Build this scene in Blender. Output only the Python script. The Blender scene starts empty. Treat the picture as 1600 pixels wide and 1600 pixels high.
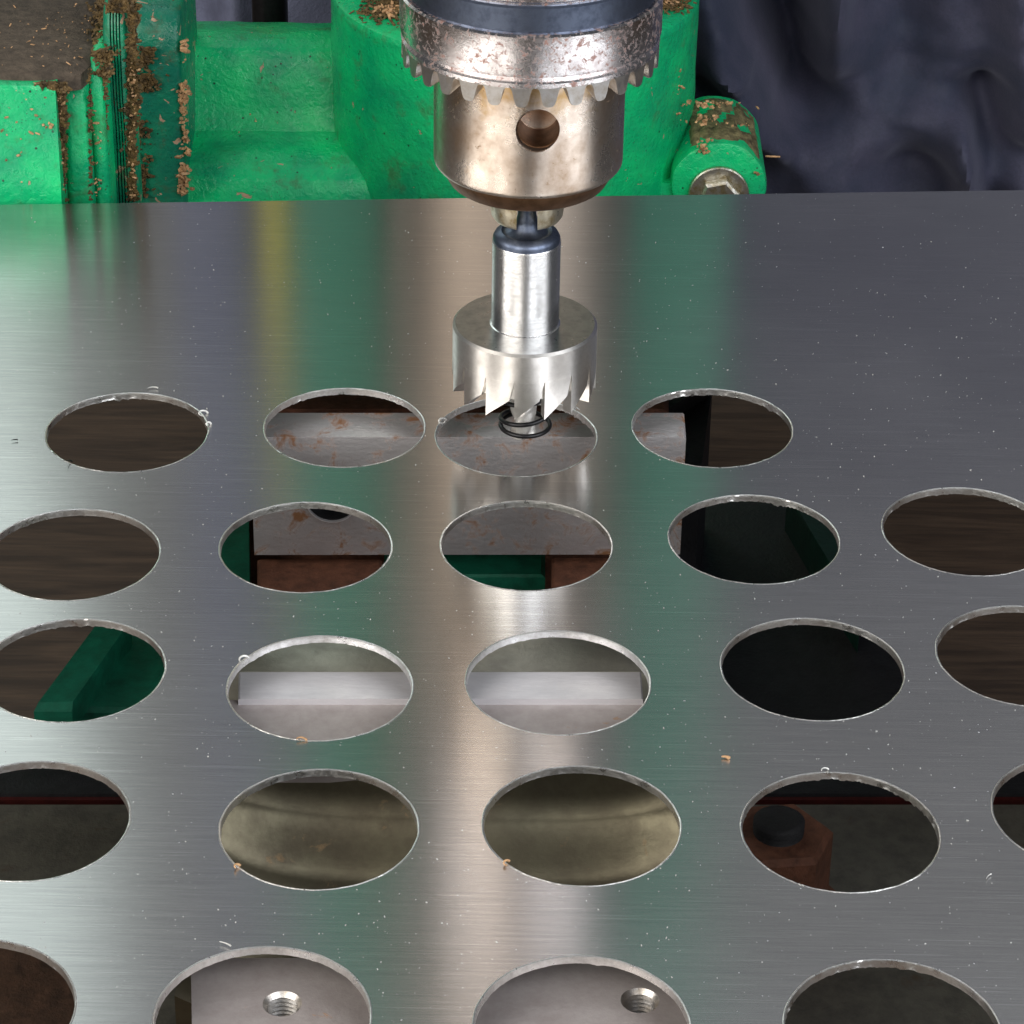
import bpy, bmesh, math, random
from mathutils import Vector, Matrix, noise
sc = bpy.context.scene
R_ = math.radians
MM = 0.001                                   # everything below is written in millimetres
rnd = random.Random(7)

# ------------------------------------------------------------------ camera, world, lights, exposure
F, PITCH, ROLL, DIST = 4629.5, R_(30.9284), R_(0.97953), 669.3107
_cp, _sp, _cr, _sr = math.cos(PITCH), math.sin(PITCH), math.cos(ROLL), math.sin(ROLL)
FWD = Vector((0, _cp, -_sp))
_u0, _r0 = Vector((0, _sp, _cp)), Vector((1, 0, 0))
CR = _r0*_cr + _u0*_sr
CU = _u0*_cr - _r0*_sr
CP = -FWD*DIST
cam = bpy.data.objects.new('camera', bpy.data.cameras.new('camera'))
sc.collection.objects.link(cam)
cam.matrix_world = Matrix.Translation(CP*MM) @ Matrix((CR, CU, -FWD)).transposed().to_4x4()
cam.data.sensor_width = 36; cam.data.lens = F/1600*36
cam.data.clip_start = 0.01; cam.data.clip_end = 50
sc.camera = cam

w = bpy.data.worlds.new('World'); sc.world = w; w.use_nodes = True
wb = w.node_tree.nodes['Background']
wb.inputs[0].default_value = (0.78, 0.86, 1.0, 1); wb.inputs[1].default_value = 0.06

def area(name, loc, target, sx, sy, power, col):
    l = bpy.data.lights.new(name, 'AREA'); l.shape = 'RECTANGLE'; l.size = sx*MM; l.size_y = sy*MM
    l.energy = power; l.color = col
    o = bpy.data.objects.new(name, l); sc.collection.objects.link(o)
    o.location = Vector(loc)*MM
    d = (Vector(target)-Vector(loc))
    o.rotation_euler = d.to_track_quat('-Z', 'Y').to_euler()
    return o
area('window_light_left', (-700, -640, 560), (0, 60, 10), 1200, 800, 15.0, (1.0, 0.95, 0.88))
area('window_light_right', (660, -640, 560), (0, 60, 10), 1150, 800, 12.5, (0.95, 0.97, 1.0))
area('wall_wash_light', (0, 640, 1500), (0, 900, 500), 1300, 500, 3.2, (0.93, 0.96, 1.0))  # added overhead lamp washing the wall, to lighten its reflection in the sheet
area('side_window', (-478, 880, 600), (-150, -50, 0), 420, 700, 1.4, (0.86, 1.0, 0.95))
sc.view_settings.view_transform = 'Standard'; sc.view_settings.look = 'None'
sc.view_settings.exposure = 0.0; sc.view_settings.gamma = 1.0

# ------------------------------------------------------------------ placing helpers (photo ray met with a real plane)
def ray(px, py):
    return FWD + CR*((px-800)/F) - CU*((py-800)/F)
def at_z(px, py, z):
    d = ray(px, py); s = (z-CP.z)/d.z; return CP + d*s
def at_y(px, py, y):
    d = ray(px, py); s = (y-CP.y)/d.y; return CP + d*s
def pxscale(P):
    return F/((Vector(P)-CP).dot(FWD))

# ------------------------------------------------------------------ materials
def newmat(name):
    m = bpy.data.materials.new(name); m.use_nodes = True
    return m, m.node_tree.nodes, m.node_tree.links, m.node_tree.nodes['Principled BSDF']
def coords(n, l, scale=(1, 1, 1), rot=(0, 0, 0)):
    g = n.new('ShaderNodeNewGeometry'); mp = n.new('ShaderNodeMapping')
    l.new(g.outputs['Position'], mp.inputs[0])
    mp.inputs['Scale'].default_value = [s*1000 for s in scale]; mp.inputs['Rotation'].default_value = rot
    return mp.outputs[0]
def noise_n(n, l, vec, scale, detail=4, rough=.55, dist=0):
    t = n.new('ShaderNodeTexNoise'); l.new(vec, t.inputs['Vector'])
    t.inputs['Scale'].default_value = scale; t.inputs['Detail'].default_value = detail
    t.inputs['Roughness'].default_value = rough; t.inputs['Distortion'].default_value = dist
    return t.outputs['Fac']
def ramp(n, l, fac, stops, interp='LINEAR'):
    r = n.new('ShaderNodeValToRGB'); r.color_ramp.interpolation = interp
    e = r.color_ramp.elements
    while len(e) < len(stops): e.new(0.5)
    for i, (p, c) in enumerate(stops):
        e[i].position = p; e[i].color = c if len(c) == 4 else (*c, 1)
    l.new(fac, r.inputs[0]); return r.outputs[0]
def g(v): return (v, v, v, 1)
def mix(n, l, fac, a, b):
    m = n.new('ShaderNodeMix'); m.data_type = 'RGBA'
    for s, v in ((m.inputs[0], fac), (m.inputs[6], a), (m.inputs[7], b)):
        if hasattr(v, 'is_linked') or hasattr(v, 'links'): l.new(v, s)
        elif isinstance(v, (int, float)): s.default_value = v
        else: s.default_value = v if len(v) == 4 else (*v, 1)
    return m.outputs[2]
def bump(n, l, h, dist, strength=1.0, prev=None):
    b = n.new('ShaderNodeBump'); l.new(h, b.inputs['Height'])
    b.inputs['Distance'].default_value = dist*MM; b.inputs['Strength'].default_value = strength
    if prev: l.new(prev, b.inputs['Normal'])
    return b.outputs[0]

def metal(name, c1, c2, rough=(.25, .45), scale=.6, thr=(.45, .65), bscale=1.5, bdist=.05, c3=None, thr3=(.6, .7), scale3=.25,
          metallic=1.0, streak=(1, 1, 1), rustrough=.7, aniso=0.0, tangent=None):
    m, n, l, b = newmat(name)
    v = coords(n, l, streak); v0 = coords(n, l)
    a = noise_n(n, l, v, scale, 6, .65)
    f = ramp(n, l, a, [(thr[0], g(0)), (thr[1], g(1))])
    col = mix(n, l, f, c1, c2)
    rr = ramp(n, l, a, [(.3, g(rough[0])), (.7, g(rough[1]))])
    if c3:
        a3 = noise_n(n, l, v0, scale3, 6, .7, .6)
        f3 = ramp(n, l, a3, [(thr3[0], g(0)), (thr3[1], g(1))])
        col = mix(n, l, f3, col, c3); rr = mix(n, l, f3, rr, g(rustrough))
        inv = ramp(n, l, f3, [(0, g(metallic)), (1, g(metallic*.25))])
        l.new(inv, b.inputs['Metallic'])
    else: b.inputs['Metallic'].default_value = metallic
    l.new(col, b.inputs['Base Color']); l.new(rr, b.inputs['Roughness'])
    hb = noise_n(n, l, v, bscale, 5, .65)
    l.new(bump(n, l, hb, bdist, .8), b.inputs['Normal'])
    if aniso:
        b.inputs['Anisotropic'].default_value = aniso
        c = n.new('ShaderNodeCombineXYZ')
        for i in range(3): c.inputs[i].default_value = tangent[i]
        l.new(c.outputs[0], b.inputs['Tangent'])
    return m

BR = R_(4.3)
def make_brushed():
    m, n, l, b = newmat('brushed_steel')
    v = coords(n, l, (.05, 2.8, 1), (0, 0, -BR))
    vf = coords(n, l, (.07, 6.0, 1), (0, 0, -BR))
    v0 = coords(n, l)
    a = noise_n(n, l, v, .9, 5, .7); af = noise_n(n, l, vf, .8, 3, .6)
    big = noise_n(n, l, v0, .012, 3, .5)
    col = mix(n, l, ramp(n, l, a, [(.3, g(0)), (.7, g(1))]), (.49, .49, .50), (.65, .645, .64))
    specks = noise_n(n, l, v0, 1.1, 2, .5)
    sf = ramp(n, l, specks, [(.74, g(0)), (.78, g(1))])
    col = mix(n, l, sf, col, (.8, .8, .82))
    scr = None
    for ang, sd in ((22, 0), (-38, 40), (70, 90)):
        vs = coords(n, l, (.030, 2.2, 1), (0, 0, R_(ang))); q = noise_n(n, l, vs, 1.0, 1, .4)
        f_ = ramp(n, l, q, [(.70, g(0)), (.73, g(.55))])
        col = mix(n, l, f_, col, (.78, .78, .78))
    l.new(col, b.inputs['Base Color']); b.inputs['Metallic'].default_value = 1
    r1 = ramp(n, l, big, [(0, g(.19)), (1, g(.26))])
    l.new(mix(n, l, sf, r1, g(.6)), b.inputs['Roughness'])
    b.inputs['Anisotropic'].default_value = .91
    c = n.new('ShaderNodeCombineXYZ')
    c.inputs[0].default_value = -math.sin(BR); c.inputs[1].default_value = math.cos(BR)
    l.new(c.outputs[0], b.inputs['Tangent'])
    b1 = bump(n, l, a, .009, .5)
    l.new(bump(n, l, af, .009, .5, b1), b.inputs['Normal'])
    return m

def make_green(name='green_paint', base=(.004, .60, .19), chips=.69, grime=.5):
    m, n, l, b = newmat(name)
    v = coords(n, l)
    a = noise_n(n, l, v, .05, 5, .6)
    col = mix(n, l, ramp(n, l, a, [(.35, g(0)), (.7, g(1))]), (base[0]*.5, base[1]*.55, base[2]*.75), base)
    sp = n.new('ShaderNodeTexVoronoi'); sp.inputs['Scale'].default_value = .35; l.new(v, sp.inputs['Vector'])
    sm = noise_n(n, l, v, .12, 3, .5)
    spf = ramp(n, l, sp.outputs['Distance'], [(.10, g(1)), (.15, g(0))])
    smf = ramp(n, l, sm, [(.52, g(0)), (.56, g(1))])
    mm = n.new('ShaderNodeMath'); mm.operation = 'MULTIPLY'; l.new(spf, mm.inputs[0]); l.new(smf, mm.inputs[1])
    col = mix(n, l, mm.outputs[0], col, (.008, .035, .02))
    sp2 = n.new('ShaderNodeTexVoronoi'); sp2.inputs['Scale'].default_value = .9; l.new(v, sp2.inputs['Vector'])
    m2 = n.new('ShaderNodeMath'); m2.operation = 'MULTIPLY'
    l.new(ramp(n, l, sp2.outputs['Distance'], [(.12, g(1)), (.2, g(0))]), m2.inputs[0])
    l.new(ramp(n, l, noise_n(n, l, v, .07, 4, .6), [(.50, g(0)), (.62, g(1))]), m2.inputs[1])
    col = mix(n, l, m2.outputs[0], col, (.012, .10, .05))
    ch = noise_n(n, l, v, .22, 4, .55, .8)
    chf = ramp(n, l, ch, [(chips, g(0)), (chips+.012, g(1))])
    col = mix(n, l, chf, col, (.45, .30, .20))
    gr = noise_n(n, l, v, .09, 6, .72, .3)
    grf = ramp(n, l, gr, [(.56, g(0)), (.70, g(grime))])
    col = mix(n, l, grf, col, (.07, .06, .02))
    l.new(col, b.inputs['Base Color'])
    l.new(ramp(n, l, gr, [(.4, g(.22)), (.7, g(.6))]), b.inputs['Roughness'])
    b.inputs['Specular IOR Level'].default_value = .5
    h1 = noise_n(n, l, v, .45, 3, .5, .5); h2 = noise_n(n, l, v, 1.6, 3, .6)
    b1 = bump(n, l, h1, .75, .65)
    b2 = bump(n, l, h2, .16, .7, b1)
    inv = ramp(n, l, chf, [(0, g(1)), (1, g(0))])
    l.new(bump(n, l, inv, .3, .7, b2), b.inputs['Normal'])
    return m

def plain(name, c, rough=.5, metallic=0, nscale=.5, var=.3, bdist=.1, streak=(1, 1, 1), bs=None):
    m, n, l, b = newmat(name)
    v = coords(n, l, streak); a = noise_n(n, l, v, nscale, 5, .65)
    lo = tuple(x*(1-var) for x in c); hi = tuple(min(1, x*(1+var)) for x in c)
    l.new(mix(n, l, ramp(n, l, a, [(.3, g(0)), (.7, g(1))]), lo, hi), b.inputs['Base Color'])
    b.inputs['Roughness'].default_value = rough; b.inputs['Metallic'].default_value = metallic
    h = noise_n(n, l, v, bs or nscale*3, 4, .6)
    l.new(bump(n, l, h, bdist, .8), b.inputs['Normal'])
    return m

def make_wood():
    m, n, l, b = newmat('dark_wood')
    v = coords(n, l, (.012, .11, .1), (0, 0, R_(3)))
    a = noise_n(n, l, v, 1.0, 6, .6, 1.2); v2 = coords(n, l, (.03, .8, .1), (0, 0, R_(3)))
    f = noise_n(n, l, v2, 1.0, 4, .7)
    col = mix(n, l, ramp(n, l, a, [(.38, g(0)), (.62, g(1))]), (.034, .019, .010), (.080, .049, .029))
    col = mix(n, l, ramp(n, l, f, [(.35, g(.5)), (.6, g(0))]), col, (.02, .012, .008))
    l.new(col, b.inputs['Base Color']); b.inputs['Roughness'].default_value = .6
    l.new(bump(n, l, f, .3, .6), b.inputs['Normal'])
    return m

def make_cloth():
    m, n, l, b = newmat('navy_cloth')
    v = coords(n, l); a = noise_n(n, l, v, .022, 5, .65); f = noise_n(n, l, v, .8, 3, .7)
    col = mix(n, l, ramp(n, l, a, [(.35, g(0)), (.7, g(1))]), (.026, .033, .066), (.078, .072, .120))
    col = mix(n, l, ramp(n, l, f, [(.35, g(.35)), (.65, g(0))]), col, (.02, .024, .04))
    l.new(col, b.inputs['Base Color']); b.inputs['Roughness'].default_value = .75
    b.inputs['Sheen Weight'].default_value = .25; b.inputs['Sheen Tint'].default_value = (.6, .62, .8, 1)
    l.new(bump(n, l, f, .3, .6), b.inputs['Normal'])
    return m

M = {}
M['sheet'] = make_brushed()
M['rim'] = metal('cut_edge_steel', (.95, .95, .93), (.60, .58, .55), (.22, .45), .35, (.45, .75), 1.2, .15)
M['green'] = make_green()
M['green_dusty'] = make_green('green_paint_grimy', (.006, .26, .12), .64, .75)
M['rib'] = plain('head_green_paint', (.008, .27, .155), .5, 0, .2, .2, .2)
M['green_black'] = plain('near_black_green', (.003, .035, .022), .5, 0, .2, .3, .2)  # near-black tone for the right-hand vise foot
M['green_dark'] = plain('dark_green_paint', (.005, .13, .075), .5, 0, .2, .35, .2)
M['chuck'] = metal('tarnished_chuck_steel', (.78, .68, .59), (.42, .285, .185), (.22, .36), .10, (.44, .74), 1.6, .04,
                   (.30, .17, .08), (.62, .74), .8, rustrough=.4)
M['chrome'] = metal('worn_chrome', (.74, .71, .71), (.52, .46, .45), (.16, .34), .18, (.45, .75), .8, .05,
                    (.34, .20, .17), (.52, .62), .8, rustrough=.35)
M['nose'] = metal('brown_nose_steel', (.24, .13, .07), (.15, .08, .04), (.4, .5), .3)
M['tooth'] = metal('gear_tooth_steel', (.56, .54, .52), (.40, .34, .27), (.28, .45), .4, (.45, .75), 1.5, .05)
M['oxide'] = metal('black_oxide_steel', (.15, .18, .25), (.09, .11, .16), (.35, .5), .4, bscale=2, bdist=.03)
M['jaw'] = metal('greasy_jaw_steel', (.80, .72, .55), (.46, .34, .16), (.25, .45), .35, (.5, .68), 1.2, .06)
M['shank'] = metal('turned_steel', (.88, .88, .88), (.74, .73, .72), (.16, .28), .5, streak=(1, 1, 3))
M['cutter'] = metal('ground_cutter_steel', (.88, .85, .81), (.76, .73, .69), (.28, .36), .4, bscale=2.5, bdist=.006)
M['cutter_top'] = metal('shaded_cutter_top', (.34, .34, .34), (.27, .27, .265), (.26, .36), .4, bscale=2.5, bdist=.03)  # darker than the cup: its dark reflection is put into the base colour
M['drillbit'] = metal('bright_drill_steel', (.92, .90, .86), (.75, .72, .68), (.3, .45), .6, metallic=.65)
M['black'] = plain('blackened_wire', (.02, .02, .022), .32, .6, .5, .3, .02)
M['column'] = metal('column_steel', (.46, .385, .315), (.27, .21, .165), (.46, .56), .05, (.4, .7), .6, .05)
M['jawplate'] = metal('vise_jaw_steel', (.58, .56, .57), (.44, .41, .41), (.42, .6), .12, (.4, .65), .9, .2,
                      (.23, .11, .05), (.50, .63), .15, rustrough=.85, metallic=.7, streak=(.5, 1, 1))
M['jawbright'] = metal('bare_vise_steel', (.78, .77, .80), (.66, .65, .68), (.45, .6), .3, (.4, .7), .9, .12, None, metallic=.7, streak=(.3, 1, 1))
M['visetop'] = metal('mauve_vise_steel', (.42, .38, .37), (.34, .30, .29), (.5, .62), .12, (.4, .65), 1.1, .12,
                     (.38, .22, .12), (.66, .72), .12, metallic=.55)
M['slide'] = metal('pale_olive_slide', (.44, .43, .36), (.34, .33, .28), (.35, .5), .12, (.4, .65), .8, .2, metallic=.5)
M['olive'] = metal('olive_casting', (.15, .135, .09), (.105, .09, .062), (.34, .46), .10, (.4, .65), .8, .05,
                   (.30, .19, .09), (.62, .74), .1, metallic=.8, rustrough=.6)
M['table'] = metal('drill_table_iron', (.15, .14, .115), (.10, .095, .08), (.5, .65), .2, (.4, .65), .8, .25,
                   (.09, .055, .035), (.6, .7), .1, metallic=.4)
M['rust'] = plain('rusty_iron', (.14, .055, .03), .75, .1, .25, .45, .5)
M['rust_dark'] = plain('dark_rusty_plate', (.075, .038, .022), .7, .1, .3, .5, .4)
M['red'] = plain('dark_red_paint', (.05, .006, .005), .5, 0, .3, .4, .1)
M['void'] = plain('black_iron_and_shade', (.012, .012, .014), .6, .1, .3, .4, .3)  # dark iron parts, and the painted shade in bolt hole and rail gap
M['wood'] = make_wood()
M['cloth'] = make_cloth()
M['cloth_light'] = plain('faded_blue_cloth', (.16, .175, .27), .8, 0, .05, .3, .4, bs=.9)
M['wall'] = plain('workshop_wall', (.24, .235, .225), .9, 0, .02, .2, .5)
M['grimetop'] = plain('dusty_brown_top', (.075, .058, .042), .85, 0, .35, .45, .7, bs=.9)
M['dustbrown'] = plain('oily_sawdust', (.11, .068, .022), .7, 0, .45, .9, .4)
M['grime'] = plain('caked_grime', (.15, .125, .06), .55, 0, .35, .75, .5)
M['dustgold'] = plain('pale_wood_chip', (.44, .26, .13), .6, 0, .45, .7, .1)
M['fleck'] = plain('bright_metal_fleck', (.62, .62, .60), .5, .6, .6, .3, .05)
M['yellow'] = plain('yellow_plastic', (.62, .56, .02), .45, 0, .1, .15, .1)
M['bolt'] = metal('worn_bolt_steel', (.66, .64, .58), (.36, .30, .17), (.3, .5), .4, (.42, .62), .9, .2)

# ------------------------------------------------------------------ mesh helpers
COL = sc.collection
def obj(name, bm, mat, parent=None, smooth=None, label=None):
    for v in bm.verts: v.co *= MM
    me = bpy.data.meshes.new(name); 
    bmesh.ops.recalc_face_normals(bm, faces=bm.faces)
    bm.to_mesh(me); bm.free(); me.materials.append(M[mat])
    if smooth is not None:
        me.polygons.foreach_set('use_smooth', [True]*len(me.polygons))
        me.set_sharp_from_angle(angle=R_(smooth))
    o = bpy.data.objects.new(name, me); COL.objects.link(o)
    if parent is not None:
        o.parent = parent; o.location = (0, 0, 0)
        o.matrix_parent_inverse = Matrix.Identity(4)
        off = Vector(parent.get('origin_mm', (0, 0, 0)))
        if off.length: me.transform(Matrix.Translation(-off*MM))
        o['origin_mm'] = tuple(off)
    if label: o['label'] = label
    return o
def thing(name, label, cat, loc=(0, 0, 0), group=None):
    o = bpy.data.objects.new(name, None); COL.objects.link(o); o.empty_display_size = .01
    o.location = Vector(loc)*MM; o['origin_mm'] = tuple(loc)
    o['label'] = label; o['category'] = cat
    if group: o['group'] = group
    return o
def tag(o, label, cat, group=None, kind=None):
    o['label'] = label; o['category'] = cat
    if group: o['group'] = group
    if kind: o['kind'] = kind
    return o
def lathe(bm, prof, c=(0, 0, 0), seg=96, axis='Z', wob=0, seed=0):
    """prof: list of (r, h); closed on the axis where r == 0."""
    rings = []
    for r, h in prof:
        if r <= 1e-6:
            p = [0, 0, h] if axis == 'Z' else ([h, 0, 0] if axis == 'X' else [0, h, 0])
            rings.append([bm.verts.new(Vector(c)+Vector(p))]); continue
        row = []
        for i in range(seg):
            a = 2*math.pi*i/seg
            rr = r
            if wob: rr += wob*noise.noise(Vector((math.cos(a)*3+seed, math.sin(a)*3, h*.15)))
            u, v = rr*math.cos(a), rr*math.sin(a)
            p = (u, v, h) if axis == 'Z' else ((h, u, v) if axis == 'X' else (u, h, v))
            row.append(bm.verts.new(Vector(c)+Vector(p)))
        rings.append(row)
    for A, B in zip(rings, rings[1:]):
        if len(A) == 1 and len(B) == 1: continue
        for i in range(seg):
            j = (i+1) % seg
            if len(A) == 1: bm.faces.new((A[0], B[i], B[j]))
            elif len(B) == 1: bm.faces.new((A[i], A[j], B[0]))
            else: bm.faces.new((A[i], A[j], B[j], B[i]))
def prism(bm, pts, z0, z1, bev=0):
    """pts: (x, y) outline, solid between heights z0 and z1, optional chamfer on the upper edge."""
    cx = sum(p[0] for p in pts)/len(pts); cy = sum(p[1] for p in pts)/len(pts)
    def ring(z, ins):
        out = []
        for x, y in ((p[0], p[1]) for p in pts):
            d = Vector((cx-x, cy-y)); L = d.length
            k = ins*1.4/L if L else 0
            out.append(bm.verts.new((x+d.x*k, y+d.y*k, z)))
        return out
    rs = [ring(z0, 0), ring(z1-bev, 0)] + ([ring(z1, bev)] if bev else [])
    for A, B in zip(rs, rs[1:]):
        for i in range(len(pts)):
            j = (i+1) % len(pts); bm.faces.new((A[i], A[j], B[j], B[i]))
    bm.faces.new(rs[0]); bm.faces.new(rs[-1])
def tube(bm, pts, r, seg=8, closed=False, taper=None):
    rings = []; n = len(pts); prev = None
    for k, p in enumerate(pts):
        a = pts[max(0, k-1)]; b = pts[min(n-1, k+1)]
        d = (Vector(b)-Vector(a)).normalized()
        u = (prev - d*prev.dot(d)).normalized() if prev else d.orthogonal().normalized()
        prev = u; v = d.cross(u); rr = r*(taper(k/(n-1)) if taper else 1)
        rings.append([bm.verts.new(Vector(p)+(u*math.cos(2*math.pi*i/seg)+v*math.sin(2*math.pi*i/seg))*rr) for i in range(seg)])
    for A, B in zip(rings, rings[1:]):
        for i in range(seg):
            j = (i+1) % seg; bm.faces.new((A[i], A[j], B[j], B[i]))
    bm.faces.new(rings[0]); bm.faces.new(rings[-1])
def sheet_holes(name, outline, holes, z0, z1, mat, parent, bev=0):
    """flat sheet with holes, made from a filled 2-D curve."""
    cu = bpy.data.curves.new(name, 'CURVE'); cu.dimensions = '2D'; cu.fill_mode = 'BOTH'
    zc = (z0+z1)/2
    for ring in [outline]+holes:
        s = cu.splines.new('POLY'); s.points.add(len(ring)-1); s.use_cyclic_u = True
        for p, q in zip(s.points, ring): p.co = (q[0], q[1], 0, 1)
    cu.extrude = (z1-z0)/2
    t = bpy.data.objects.new('tmp', cu); COL.objects.link(t)
    bpy.context.view_layer.update()
    me0 = bpy.data.meshes.new_from_object(t.evaluated_get(bpy.context.evaluated_depsgraph_get()))
    bm = bmesh.new(); bm.from_mesh(me0); bmesh.ops.remove_doubles(bm, verts=bm.verts, dist=1e-3)
    for v in bm.verts: v.co.z += zc
    bpy.data.objects.remove(t); bpy.data.curves.remove(cu); bpy.data.meshes.remove(me0)
    return obj(name, bm, mat, parent, 30)
def cut(o, bm_cut):
    """boolean difference applied to the mesh of o (world-space millimetre cutter)."""
    for v in bm_cut.verts: v.co *= MM
    me = bpy.data.meshes.new('c'); bmesh.ops.recalc_face_normals(bm_cut, faces=bm_cut.faces); bm_cut.to_mesh(me); bm_cut.free()
    c = bpy.data.objects.new('c', me); COL.objects.link(c)
    if o.parent: me.transform(Matrix.Translation(-Vector(o.parent['origin_mm'])*MM)); c.location = Vector(o.parent['origin_mm'])*MM
    md = o.modifiers.new('b', 'BOOLEAN'); md.operation = 'DIFFERENCE'; md.object = c; md.solver = 'EXACT'
    bpy.context.view_layer.update()
    new = bpy.data.meshes.new_from_object(o.evaluated_get(bpy.context.evaluated_depsgraph_get()))
    o.modifiers.clear(); o.data = new; bpy.data.objects.remove(c)
    new.polygons.foreach_set('use_smooth', [True]*len(new.polygons)); new.set_sharp_from_angle(angle=R_(35))
def flake(bm, p, s, seed=None, long=1.0, thick=.25):
    """one small crumpled chip of size s at p"""
    q = Matrix.Rotation(rnd.uniform(0, 6.28), 3, 'Z') @ Matrix.Rotation(rnd.uniform(-.6, .6), 3, 'X') @ Matrix.Rotation(rnd.uniform(-.6, .6), 3, 'Y')
    b = [Vector((-long, -.5, 0)), Vector((long*.6, -.6, 0)), Vector((long, .3, .2)), Vector((-long*.5, .6, .1))]
    b = [v*s*.5*rnd.uniform(.7, 1.2) for v in b]
    top = [bm.verts.new(Vector(p)+q@(v+Vector((0, 0, s*thick)))) for v in b]
    bot = [bm.verts.new(Vector(p)+q@v) for v in b]
    bm.faces.new(top); bm.faces.new(bot[::-1])
    for i in range(4):
        j = (i+1) % 4; bm.faces.new((bot[i], bot[j], top[j], top[i]))
def circle(cx, cy, r, n=96, jit=0, seed=0, x=1):
    out = []
    for i in range(n):
        a = 2*math.pi*i/n
        rr = r + (jit*noise.noise(Vector((math.cos(a)*6+seed*7.3, math.sin(a)*6, seed))) if jit else 0)
        out.append((cx+rr*math.cos(a), cy+rr*math.sin(a)))
    return out

# ------------------------------------------------------------------ the setting
FLOOR_Z = -230
bm = bmesh.new(); prism(bm, [(-1600, -1500), (1600, -1500), (1600, 1030), (-1600, 1030)], FLOOR_Z-30, FLOOR_Z)
o = obj('floor', bm, 'wood'); o['kind'] = 'structure'
bm = bmesh.new(); prism(bm, [(-1600, 1001), (1600, 1001), (1600, 1030), (-1600, 1030)], FLOOR_Z, 1500)
o = obj('wall', bm, 'wall'); o['kind'] = 'structure'

# cloth behind the machine: a draped sheet with real folds
def fold_sheet(name, x0, x1, z0, z1, nx, nz, yf, mat, th=2.0):
    bm = bmesh.new(); L = []
    for side in (0, 1):
        G = []
        for j in range(nz+1):
            z = z0+(z1-z0)*j/nz; row = []
            for i in range(nx+1):
                x = x0+(x1-x0)*i/nx; row.append(bm.verts.new((x, yf(x, z)+side*th, z)))
            G.append(row)
        L.append(G)
    for G in L:
        for j in range(nz):
            for i in range(nx): bm.faces.new((G[j][i], G[j][i+1], G[j+1][i+1], G[j+1][i]))
    A, B = L
    for i in range(nx):
        bm.faces.new((A[0][i], A[0][i+1], B[0][i+1], B[0][i])); bm.faces.new((A[nz][i], A[nz][i+1], B[nz][i+1], B[nz][i]))
    for j in range(nz):
        bm.faces.new((A[j][0], A[j+1][0], B[j+1][0], B[j][0])); bm.faces.new((A[j][nx], A[j+1][nx], B[j+1][nx], B[j][nx]))
    return obj(name, bm, mat, None, 60)
YC = 460
def gauss(d, s): return math.exp(-(d/s)**2)
def seg_d(x, z, a, b):
    """signed-free distance from (x, z) to segment a-b and the position along it"""
    ax, az = a; bx, bz = b; dx, dz = bx-ax, bz-az
    t = max(0, min(1, ((x-ax)*dx+(z-az)*dz)/(dx*dx+dz*dz)))
    return math.hypot(x-ax-dx*t, z-az-dz*t), t
def C(px, py): p = at_y(px, py, YC); return (p.x, p.z)
folds = [  # (from px, to px, half width mm, depth mm toward the viewer: negative = ridge)
    (C(1195, -60), C(1262, 140), 15, 34), (C(1100, -40), C(1170, 150), 16, -14), (C(1310, -80), C(1290, 130), 9, -16),
    (C(1120, 60), C(1220, 210), 7, -8), (C(1150, 150), C(1330, 330), 12, -7), (C(1500, 200), C(1505, 330), 6, -12),
    (C(1430, 190), C(1620, 330), 14, -12), (C(1585, -60), C(1600, 200), 8, -12), (C(1400, -60), C(1440, 260), 16, 12),
    (C(1540, 160), C(1560, 340), 12, 14), (C(1110, 70), C(1160, 80), 4, -7), (C(1100, 120), C(1260, 190), 6, 6)]
def ycloth(x, z):
    y = YC + 6*noise.noise(Vector((x*.012, z*.008, 1))) + 3*noise.noise(Vector((x*.04, z*.03, 5)))
    y += 5*abs(noise.noise(Vector((x*.045+3, z*.038, 2)))) - 3.5*abs(noise.noise(Vector((x*.02, z*.075, 12)))) + 1.1*noise.noise(Vector((x*.16, z*.13, 8)))
    for a, b, s, d in folds:
        q, t = seg_d(x, z, a, b); y += 1.5*d*gauss(q, s*.85)
    return y
xl = at_y(1060, 0, YC).x
o = fold_sheet('draped_cloth', xl-25, 560, -150, 330, 300, 220, ycloth, 'cloth')
tag(o, 'dark navy cloth hanging in folds right of the green machine', 'cloth')
def yc2(x, z):
    return 485 + 10*noise.noise(Vector((x*.03, z*.01, 9))) - 12*gauss(x-at_y(365, 10, 485).x, 7) + 5*math.sin(x*.09)
o = fold_sheet('draped_cloth', at_y(255, 0, 485).x, xl+20, -150, 470, 160, 120, yc2, 'cloth_light')
tag(o, 'faded blue cloth seen in the gap above the green arm', 'cloth')

# post in the gap: black below, yellow sleeve above
pp = at_y(421, 0, 440)
t = thing('upright_post', 'black post standing in the gap above the green arm', 'post', (pp.x, 440, FLOOR_Z))
bm = bmesh.new(); lathe(bm, [(0, FLOOR_Z), (6.6, FLOOR_Z), (6.6, -30), (0, -30)], (pp.x, 440, 0), 32); obj('post', bm, 'black', t, 40)
bm = bmesh.new(); lathe(bm, [(0, -29.5), (5.2, -29.5), (5.5, -28), (5.5, 230), (0, 230)], (pp.x, 440, 0), 32); obj('sleeve', bm, 'yellow', t, 40, 'yellow upper sleeve')

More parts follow.
